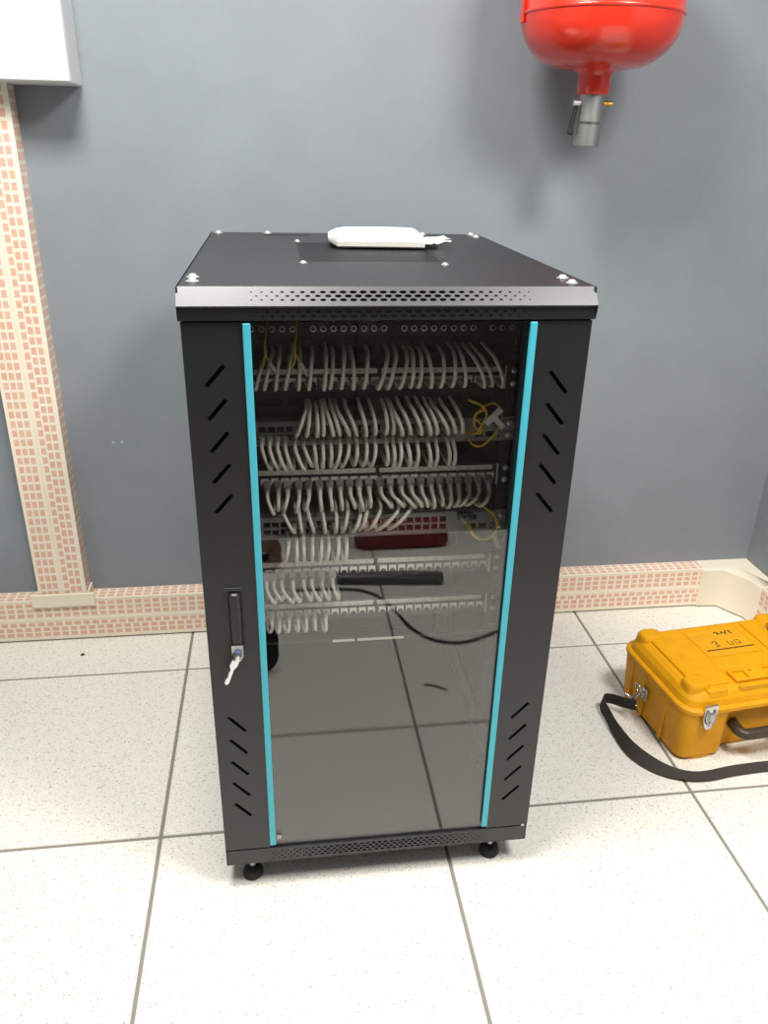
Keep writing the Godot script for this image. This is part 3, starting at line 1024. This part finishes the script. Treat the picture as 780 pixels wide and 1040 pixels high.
	var cn := B.new()
	cn.tube([Vector3(0.16, 0.731, -0.12), Vector3(0.153, 0.737, -0.145)], 0.0034, 6)
	cn.tube([Vector3(0.167, 0.731, -0.12), Vector3(0.163, 0.738, -0.145)], 0.0034, 6)
	done("connector", cn, mats.label_white, o4)
	var s4 := B.new()
	s4.tube([Vector3(0.207, 0.717, -0.098), Vector3(0.219, 0.69, -0.104)], 0.0048, 6)
	done("sleeve", s4, mats.plug_clear, o4)
	var md := thing("optical_module", "dark blue optical module in the lower switch beside the yellow fibre", "module", Vector3(0.162, 0.737, -0.135))
	sub("shell", Vector3(0, 0, -0.006), Vector3(0.028, 0.011, 0.016), 0.001, mats.connector_blue, md)
	sub("latch", Vector3(0, 0.007, 0.004), Vector3(0.026, 0.0025, 0.008), 0.0008, mats.connector_blue, md)

# ---------------------------------------------------------------- on the lid
func packet() -> void:
	var o := thing("white_packet", "white wrapped packet with crumpled film end lying on the cabinet lid", "packet", Vector3(0.038, 1.1652, -0.53))
	o.rotation.y = -0.06
	var f := FastNoiseLite.new()
	f.seed = 11
	f.frequency = 14.0
	var b := B.new()
	# cross-sections along x: a flat pillow with a pointed left end
	var secs := [[-0.096, 0.017, 0.04, 0.012], [-0.094, 0.02, 0.05, 0.009], [-0.078, 0.025, 0.08, 0.0], [-0.06, 0.0275, 0.083, 0.0], [0.0, 0.0285, 0.084, 0.0], [0.06, 0.028, 0.083, 0.0], [0.084, 0.0265, 0.082, 0.0], [0.091, 0.021, 0.08, 0.0]]
	var rings := []
	for s in secs:
		var r := []
		for k in 20:
			var a := TAU * k / 20
			var cy := signf(sin(a)) * pow(absf(sin(a)), 0.38)
			var cz := signf(cos(a)) * pow(absf(cos(a)), 0.34)
			var y: float = s[3] + (s[1] - s[3]) * (0.5 + 0.5 * cy)
			var z: float = s[2] * cz
			y += 0.0012 * f.get_noise_3d(s[0], y * 3, z) if cy > -0.5 else 0.0
			r.append(Vector3(s[0], maxf(y, 0.0005), z))
		rings.append(r)
	loft_x(b, rings)
	done("wrapper", b, mats.paper_white, o)
	var t := B.new()
	var n1 := 7
	var n2 := 10
	var grid := []
	for i in n1:
		var row := []
		for j in n2:
			var u := float(i) / (n1 - 1)
			var w := float(j) / (n2 - 1) - 0.5
			row.append(Vector3(0.088 + u * (0.05 + 0.016 * sin(j * 1.9)), 0.009 + 0.008 * f.get_noise_2d(i * 0.05, j * 0.07) + u * 0.004, w * (0.125 - 0.02 * u) + 0.01))
		grid.append(row)
	for i in n1 - 1:
		for j in n2 - 1:
			var nn: Vector3 = (grid[i][j + 1] - grid[i][j]).cross(grid[i + 1][j] - grid[i][j]).normalized()
			t.quad(grid[i][j], grid[i][j + 1], grid[i + 1][j + 1], grid[i + 1][j], nn)
			var dn := Vector3(0, -0.0012, 0)
			t.quad(grid[i][j] + dn, grid[i][j + 1] + dn, grid[i + 1][j + 1] + dn, grid[i + 1][j] + dn, -nn)
	done("film_end", t, mats.film_tail, o)

func loft_x(b: B, rings: Array) -> void:
	var m: int = rings[0].size()
	for i in rings.size() - 1:
		for j in m:
			var l := (j + 1) % m
			var q := [rings[i][j], rings[i][l], rings[i + 1][l], rings[i + 1][j]]
			var mid := Vector3(q[0].x, 0.011, 0)
			var n0: Vector3 = (q[1] - q[0]).cross(q[3] - q[0])
			if n0.length() < 1e-10:
				n0 = (q[2] - q[1]).cross(q[3] - q[1])
			n0 = n0.normalized()
			if n0.dot((q[0] + q[2]) / 2 - mid) < 0:
				n0 = -n0
			b.quad(q[0], q[1], q[2], q[3], n0)
	for e in [0, rings.size() - 1]:
		var c := Vector3.ZERO
		for p in rings[e]:
			c += p / m
		var nn := Vector3(-1 if e == 0 else 1, 0, 0)
		for j in m:
			b.tri(c, rings[e][j], rings[e][(j + 1) % m], nn, nn, nn)

# ---------------------------------------------------------------- the fire extinguisher
func extinguisher() -> void:
	var o := thing("fire_extinguisher", "red hanging fire extinguisher with a silver nozzle at the bottom", "fire extinguisher", Vector3(0.549, 1.355, -0.772))
	var red: Material = mats.red_enamel
	var prof := [[0.0, 0.104], [0.034, 0.104], [0.0355, 0.106], [0.0355, 0.138], [0.038, 0.146], [0.05, 0.152]]
	for k in 11:
		var a := (12.0 + 78.0 * k / 10.0) * PI / 180.0
		prof.append([0.05 + 0.1205 * pow(sin(a), 0.9) if k > 0 else 0.07, 0.152 + 0.098 * (1.0 - cos(a))])
	prof.append([0.1725, 0.251])
	prof.append([0.1735, 0.254])
	prof.append([0.1725, 0.257])
	prof.append([0.1705, 0.259])
	prof.append([0.1705, 0.40])
	for k in range(1, 9):
		var a := PI / 2 * k / 8.0
		prof.append([0.1705 * cos(a), 0.40 + 0.10 * sin(a)])
	var b := B.new()
	b.lathe(Vector3.ZERO, prof, 64)
	done("vessel", b, red, o)
	# nozzle: sleeve, ring, tilted mouth piece
	var nz := B.new()
	nz.t = Transform3D(Basis(Vector3.BACK, -0.03), Vector3(-0.003, 0.0, 0))
	nz.lathe(Vector3.ZERO, [[0.0, 0.0], [0.024, 0.0], [0.0285, 0.001], [0.029, 0.044], [0.024, 0.046], [0.024, 0.049], [0.0285, 0.0495], [0.0285, 0.06], [0.0275, 0.061], [0.0275, 0.107], [0.0, 0.107]], 32, false)
	done("nozzle", nz, mats.brushed_steel, o)
	var bolt := B.new()
	bolt.tube([Vector3(0.02, 0.087, 0.004), Vector3(0.03, 0.087, 0.004), Vector3(0.0302, 0.087, 0.004), Vector3(0.046, 0.087, 0.004)], [0.006, 0.006, 0.0038, 0.005], 10)
	done("bleed_screw", bolt, mats.brass, o)
	var nut := B.new()
	nut.tube([Vector3(-0.028, 0.087, 0.004), Vector3(-0.043, 0.087, 0.004)], 0.0062, 8)
	done("nut", nut, mats.zinc, o)
	var lv := B.new()
	lv.t = Transform3D(Basis(Vector3.BACK, -0.2), Vector3(-0.041, 0.05, 0))
	lv.box(Vector3(0, 0.006, 0), Vector3(0.008, 0.05, 0.01), 0.002)
	lv.box(Vector3(0.002, -0.021, 0), Vector3(0.014, 0.012, 0.012), 0.003)
	done("lever", lv, mats.inner_black, o)
	# wall bracket: strap round the vessel
	var br := B.new()
	br.box(Vector3(0, 0.33, -0.19), Vector3(0.12, 0.10, 0.044), 0.004)
	done("bracket", br, red, o)
	sub("side_tab", Vector3(-0.1735, 0.262, -0.005), Vector3(0.005, 0.055, 0.02), 0.002, red, o)

# ---------------------------------------------------------------- the yellow case
func stroke(im: Image, pts: Array, r: int, c: Color) -> void:
	for i in pts.size() - 1:
		var a: Vector2 = pts[i]
		var b: Vector2 = pts[i + 1]
		var n := int(a.distance_to(b)) + 1
		for k in n + 1:
			var p := a.lerp(b, float(k) / n)
			im.fill_rect(Rect2i(int(p.x) - r / 2, int(p.y) - r / 2, r, r).intersection(Rect2i(0, 0, im.get_width(), im.get_height())), c)

func scribble(w: int, h: int) -> ImageTexture:
	var im := Image.create(w, h, false, Image.FORMAT_RGBA8)
	im.fill(Color8(222, 155, 1))
	var ink := Color8(62, 44, 10)
	var faint := Color8(196, 134, 16)
	for k in 3:
		stroke(im, [Vector2(16, 30 + k * 16), Vector2(110 + k * 14, 30 + k * 16)], 3, faint)
	stroke(im, [Vector2(20, 146), Vector2(250, 146)], 8, ink)
	# pencilled characters and two small pictures
	stroke(im, [Vector2(130, 26), Vector2(142, 18), Vector2(150, 26), Vector2(140, 36), Vector2(156, 34)], 5, ink)
	stroke(im, [Vector2(164, 36), Vector2(172, 20), Vector2(178, 36)], 5, ink)
	stroke(im, [Vector2(182, 42), Vector2(196, 14)], 5, ink)
	stroke(im, [Vector2(204, 20), Vector2(214, 22), Vector2(208, 34), Vector2(216, 40)], 5, ink)
	stroke(im, [Vector2(76, 94), Vector2(92, 84), Vector2(100, 96), Vector2(88, 108), Vector2(100, 120), Vector2(80, 126)], 4, ink)
	stroke(im, [Vector2(150, 92), Vector2(150, 122), Vector2(168, 122), Vector2(168, 100)], 4, ink)
	stroke(im, [Vector2(186, 94), Vector2(208, 94), Vector2(208, 120), Vector2(186, 120), Vector2(186, 94)], 4, ink)
	stroke(im, [Vector2(60, 160), Vector2(130, 160)], 2, faint)
	stroke(im, [Vector2(60, 172), Vector2(150, 172)], 2, faint)
	return ImageTexture.create_from_image(im)

func case() -> void:
	var o := thing("equipment_case", "yellow hard plastic carrying case with silver latches standing on the floor", "case", Vector3(0.958, 0.0, -0.407))
	o.rotation.y = deg_to_rad(6.5)
	var ye: Material = mats.case_yellow
	# lower shell: recessed in the middle of the front where the handle sits
	var out := [Vector2(-0.225, -0.15), Vector2(0.225, -0.15), Vector2(0.225, 0.15), Vector2(0.105, 0.15), Vector2(0.09, 0.122), Vector2(-0.09, 0.122), Vector2(-0.105, 0.15), Vector2(-0.225, 0.15)]
	var pb := rounded(out, 0.034, 6)
	var body := B.new()
	body.loft([ring(pb, 0.004, 0.02), ring(pb, 0.0, 0.024), ring(pb, 0.0, 0.02), ring(pb, 0.012, 0.011), ring(pb, 0.148, 0.003)])
	done("lower_shell", body, ye, o)
	for x in [-0.15, 0.15]:
		var feet := B.new()
		feet.box(Vector3(x, 0.004, 0.128), Vector3(0.05, 0.008, 0.02), 0.002)
		done("foot_rib", feet, ye, o)
	# side ribs
	for z in [-0.09, -0.03, 0.06]:
		var rib := B.new()
		rib.box(Vector3(-0.2185, 0.078, z), Vector3(0.008, 0.13, 0.012), 0.003)
		done("side_rib", rib, ye, o)
	# lid with a rim
	var lid := node("lid", o)
	var pl := rounded(rect2(0.458, 0.31), 0.055, 8)
	var lb := B.new()
	lb.loft([ring(pl, 0.147, 0.004), ring(pl, 0.149, 0.0), ring(pl, 0.158, 0.0), ring(pl, 0.1615, 0.004), ring(pl, 0.163, 0.0085), ring(pl, 0.178, 0.013), ring(pl, 0.19, 0.022), ring(pl, 0.197, 0.034), ring(pl, 0.198, 0.04)])
	done("shell", lb, ye, lid)
	for s in [-1, 1]:
		var e := B.new()
		var pe := rounded(rect2(0.1, 0.236), 0.016, 4)
		var off := Vector2(s * 0.14, 0.0)
		e.loft([ring(pe, 0.19, 0.0, off), ring(pe, 0.203, 0.003, off), ring(pe, 0.205, 0.006, off)])
		done("raised_end", e, ye, lid)
		for z in [-0.105, 0.098]:
			var c := B.new()
			var pc := rounded(rect2(0.06, 0.05), 0.024, 6)
			var oc := Vector2(s * 0.176, z)
			c.loft([ring(pc, 0.175, -0.004, oc), ring(pc, 0.203, 0.0, oc), ring(pc, 0.2085, 0.003, oc), ring(pc, 0.2105, 0.009, oc)])
			done("corner_boss", c, ye, lid)
		# latch housing on the front
		var h := B.new()
		var ph := rounded(rect2(0.062, 0.05), 0.01, 3)
		h.loft([ring(ph, 0.16, 0.0, Vector2(s * 0.138, 0.121)), ring(ph, 0.198, 0.004, Vector2(s * 0.138, 0.113)), ring(ph, 0.2, 0.007, Vector2(s * 0.138, 0.113))])
		done("latch_housing", h, ye, lid)
	# label field in the middle
	var m := mat("lid_print", Color.WHITE, 0.5)
	m.albedo_texture = scribble(256, 192)
	var lf := B.new()
	lf.quad(Vector3(-0.078, 0.1992, -0.098), Vector3(0.07, 0.1992, -0.098), Vector3(0.07, 0.1992, 0.012), Vector3(-0.078, 0.1992, 0.012), Vector3.UP)
	done("printed_label", lf, m, lid)
	var gr := B.new()
	gr.box(Vector3(-0.0815, 0.1985, -0.02), Vector3(0.003, 0.002, 0.17), 0.0006)
	gr.box(Vector3(0.0735, 0.1985, -0.02), Vector3(0.003, 0.002, 0.17), 0.0006)
	gr.box(Vector3(-0.004, 0.1985, 0.066), Vector3(0.158, 0.002, 0.003), 0.0006)
	done("label_border", gr, ye, lid)
	# raised bar with two sunken windows, a notch in its rear edge and a groove before it
	var fb := B.new()
	fb.box(Vector3(0, 0.199, 0.098), Vector3(0.16, 0.004, 0.042), 0.001)
	fb.box(Vector3(0, 0.2035, 0.1155), Vector3(0.16, 0.007, 0.007), 0.0015)
	fb.box(Vector3(-0.0455, 0.2035, 0.08), Vector3(0.069, 0.007, 0.006), 0.0015)
	fb.box(Vector3(0.0495, 0.2035, 0.08), Vector3(0.061, 0.007, 0.006), 0.0015)
	for x in [[-0.0765, 0.007], [-0.0325, 0.012], [0.062, 0.036]]:
		fb.box(Vector3(x[0], 0.2035, 0.0975), Vector3(x[1], 0.007, 0.031), 0.0015)
	done("front_bar", fb, ye, lid)
	sub("front_lip", Vector3(0, 0.191, 0.1315), Vector3(0.16, 0.024, 0.009), 0.0025, ye, lid)
	# latches
	for s in [-1, 1]:
		var la := node("latch", o, Vector3(s * 0.166, 0.14, 0.1545))
		la.scale = Vector3(1.12, 1.12, 1.0)
		var pl2 := PackedVector2Array([Vector2(-0.015, 0.03), Vector2(0.015, 0.032), Vector2(0.0155, -0.002), Vector2(0.009, -0.022), Vector2(0.004, -0.028), Vector2(-0.004, -0.028), Vector2(-0.009, -0.022), Vector2(-0.0155, -0.002)])
		var l1 := B.new()
		l1.prism(pl2, -0.004, 0.004)
		done("plate", l1, mats.chrome, la)
		var l2 := B.new()
		l2.tube(path([Vector3(-0.008, 0.022, 0.006), Vector3(-0.009, 0.002, 0.009), Vector3(-0.005, -0.014, 0.008), Vector3(0.005, -0.014, 0.008), Vector3(0.009, 0.002, 0.009), Vector3(0.008, 0.022, 0.006)]), 0.002, 6)
		l2.box(Vector3(0, 0.004, 0.006), Vector3(0.009, 0.02, 0.004), 0.001)
		done("hasp", l2, mats.brushed_steel, la)
	# handle across the recess
	var hb := B.new()
	hb.tube(path([Vector3(-0.064, 0.08, 0.118), Vector3(-0.068, 0.08, 0.145), Vector3(-0.062, 0.08, 0.162), Vector3(-0.045, 0.08, 0.167), Vector3(0.045, 0.08, 0.167), Vector3(0.062, 0.08, 0.162), Vector3(0.068, 0.08, 0.145), Vector3(0.064, 0.08, 0.118)], 4), 0.014, 10)
	done("handle", hb, mats.handle_dark, o)
	# strap bracket and ring on the left end
	var db := B.new()
	db.box(Vector3(-0.226, 0.092, -0.015), Vector3(0.006, 0.036, 0.02), 0.002)
	done("strap_bracket", db, mats.chrome, o)
	var dr := B.new()
	var pr := []
	for k in 17:
		var a := TAU * k / 16
		pr.append(Vector3(-0.237 - 0.003 * sin(a), 0.1 + 0.014 * sin(a), -0.03 + 0.013 * cos(a)))
	dr.tube(pr, 0.0018, 6, false)
	done("ring", dr, mats.chrome, o)
	var ck := B.new()
	ck.tube(path([Vector3(-0.236, 0.09, -0.022), Vector3(-0.244, 0.08, -0.025), Vector3(-0.252, 0.074, -0.03), Vector3(-0.262, 0.077, -0.045)]), 0.004, 6)
	ck.tube(path([Vector3(-0.25, 0.072, -0.028), Vector3(-0.248, 0.062, -0.02), Vector3(-0.246, 0.058, -0.014)]), 0.003, 6)
	done("clip", ck, mats.chrome, o)
	# webbing strap: from the clip it loops to the left and runs along the floor in front
	var mid := path([Vector3(-0.248, 0.062, -0.012), Vector3(-0.259, 0.046, -0.045), Vector3(-0.276, 0.036, -0.078), Vector3(-0.294, 0.03, -0.09), Vector3(-0.306, 0.027, -0.07), Vector3(-0.311, 0.025, -0.03), Vector3(-0.316, 0.022, 0.02), Vector3(-0.312, 0.018, 0.09), Vector3(-0.282, 0.014, 0.15), Vector3(-0.238, 0.012, 0.187), Vector3(-0.183, 0.01, 0.203), Vector3(-0.1, 0.009, 0.202), Vector3(-0.012, 0.008, 0.207), Vector3(0.09, 0.008, 0.218), Vector3(0.2, 0.008, 0.213)], 6)
	var st := B.new()
	var L := []
	var R := []
	var N := []
	for i in mid.size():
		var d: Vector3 = (mid[mini(i + 1, mid.size() - 1)] - mid[maxi(i - 1, 0)]).normalized()
		var side := d.cross(Vector3.UP).normalized()
		var f := float(i) / (mid.size() - 1)
		var lean := lerpf(1.4, 0.3, smoothstep(0.38, 0.66, f)) + 0.2 * sin(f * 17.0) * smoothstep(0.55, 0.8, f)
		var wv := (Vector3.UP * sin(lean) - side * cos(lean))
		var hw := lerpf(0.0175, 0.0125, smoothstep(0.5, 0.7, f))
		var lo: Vector3 = mid[i] - wv * hw
		var hi: Vector3 = mid[i] + wv * hw
		var low := minf(lo.y, hi.y)
		var lift := maxf(0.0, 0.003 - low)
		L.append(lo + Vector3.UP * lift)
		R.append(hi + Vector3.UP * lift)
		N.append(wv.cross(d).normalized())
	var th := 0.0011
	for i in mid.size() - 1:
		var a0: Vector3 = L[i] + N[i] * th
		var a1: Vector3 = R[i] + N[i] * th
		var b0: Vector3 = L[i + 1] + N[i + 1] * th
		var b1: Vector3 = R[i + 1] + N[i + 1] * th
		var c0: Vector3 = L[i] - N[i] * th
		var c1: Vector3 = R[i] - N[i] * th
		var d0: Vector3 = L[i + 1] - N[i + 1] * th
		var d1: Vector3 = R[i + 1] - N[i + 1] * th
		st.quad4(a0, a1, b1, b0, N[i], N[i], N[i + 1], N[i + 1])
		st.quad4(c0, c1, d1, d0, -N[i], -N[i], -N[i + 1], -N[i + 1])
		var wv2 := (a1 - a0).normalized()
		st.quad(a0, c0, d0, b0, -wv2)
		st.quad(a1, c1, d1, b1, wv2)
	done("strap", st, mats.strap_web, o)
	# roll of purple tape on the lid
	var tp := thing("tape_roll", "purple roll of tape on the lid of the yellow case", "tape", Vector3(1.113, 0.2055, -0.475))
	var tb := B.new()
	tb.lathe(Vector3.ZERO, [[0.013, 0.0], [0.0205, 0.0], [0.0215, 0.001], [0.0215, 0.029], [0.0205, 0.03], [0.013, 0.03], [0.013, 0.0]], 28, false)
	done("tape", tb, mats.purple, tp)
	var core := B.new()
	core.lathe(Vector3.ZERO, [[0.0115, 0.0005], [0.013, 0.0005], [0.013, 0.0295], [0.0115, 0.0295], [0.0115, 0.0005]], 24, false)
	done("core", core, mats.cardboard, tp)

# ---------------------------------------------------------------- what the glass door mirrors, in front of the cabinet
func behind_the_camera() -> void:
	var w := thing("wardrobe", "dark brown wooden cupboard behind the photographer, mirrored in the glass door", "cupboard", Vector3(0.1, 0, FRONT))
	sub("carcass", Vector3(0, 1.05, -0.055), Vector3(2.3, 2.1, 0.1), 0.003, mats.dark_wood, w)
	for i in 4:
		var dn := node("door", w, Vector3(-0.8625 + i * 0.575, 1.07, -0.114))
		sub("leaf", Vector3.ZERO, Vector3(0.569, 1.98, 0.018), 0.003, mats.dark_wood, dn)
		sub("handle", Vector3(0.24 if i % 2 == 0 else -0.24, 0.0, -0.018), Vector3(0.012, 0.14, 0.018), 0.003, mats.handle_dark, dn)
	var bag := thing("tool_bag", "red cloth bag on the floor in front of the cabinet, mirrored in the glass", "bag", Vector3(0.265, 0, 1.445))
	var bb := B.new()
	var pb := rounded(rect2(0.35, 0.1), 0.045, 5)
	bb.loft([ring(pb, 0.001, 0.01), ring(pb, 0.02, 0.0), ring(pb, 0.07, 0.004), ring(pb, 0.1, 0.022), ring(pb, 0.108, 0.045)])
	done("sack", bb, mats.red_cloth, bag)
	sub("zip", Vector3(0, 0.109, 0), Vector3(0.22, 0.003, 0.008), 0.001, mats.rubber, bag)
	var ps := thing("power_strip", "black power strip on the floor in front of the cabinet, mirrored in the glass", "power strip", Vector3(0.185, 0, 1.17))
	ps.rotation.y = 0.1
	sub("housing", Vector3(0, 0.017, 0), Vector3(0.36, 0.033, 0.05), 0.006, mat("strip_grey", Color8(84, 84, 82), 0.6), ps)
	for i in 5:
		var s := B.new()
		s.lathe(Vector3(-0.13 + i * 0.06, 0.0335, 0), [[0.0, -0.001], [0.018, -0.001], [0.018, 0.0003], [0.0, 0.0003]], 16)
		done("socket", s, mats.panel_black, ps)
	var cd := thing("extension_cord", "black power cord curving over the floor, mirrored in the glass", "cord", Vector3.ZERO)
	var cb := B.new()
	cb.tube(path([Vector3(-0.135, 0.005, 1.135), Vector3(-0.07, 0.005, 1.135), Vector3(0.007, 0.005, 1.13), Vector3(0.08, 0.005, 1.115), Vector3(0.137, 0.005, 1.065), Vector3(0.172, 0.005, 0.993), Vector3(0.208, 0.005, 0.882), Vector3(0.265, 0.005, 0.807), Vector3(0.35, 0.005, 0.783), Vector3(0.44, 0.005, 0.816), Vector3(0.6, 0.005, 0.9)]), 0.0045, 8)
	done("lead", cb, mats.rubber, cd)
	var k := 0
	for q in [[Vector3(-0.24, 0, 1.3), 0.062, "brown cardboard cable spool standing on the floor, mirrored in the glass", mats.cardboard], [Vector3(-0.262, 0, 0.72), 0.07, "black cable spool standing on the floor, mirrored in the glass", mats.rubber]]:
		var sp := thing("cable_spool", q[2], "spool", q[0], "spools in front of the cabinet")
		var r: float = q[1]
		for s in [-1, 1]:
			var fl := B.new()
			fl.t = Transform3D(Basis(Vector3.RIGHT, PI / 2), Vector3(0, r, s * 0.03))
			fl.lathe(Vector3.ZERO, [[0.02, -0.003], [r, -0.003], [r, 0.003], [0.02, 0.003], [0.02, -0.003]], 36, false)
			done("flange", fl, q[3], sp)
		var co := B.new()
		co.t = Transform3D(Basis(Vector3.RIGHT, PI / 2), Vector3(0, r, 0))
		co.lathe(Vector3.ZERO, [[0.02, -0.027], [r * 0.6, -0.027], [r * 0.6, 0.027], [0.02, 0.027]], 28, false)
		done("core", co, mats.cardboard, sp)
		k += 1
	var wire := B.new()
	wire.tube(path([Vector3(0.202, 0.003, 0.594), Vector3(0.22, 0.003, 0.592), Vector3(0.24, 0.003, 0.58), Vector3(0.26, 0.003, 0.567)]), 0.0026, 6)
	tag(done("wire_scrap", wire, mats.red_cloth), "short red wire scrap on the floor, mirrored in the glass", "wire")
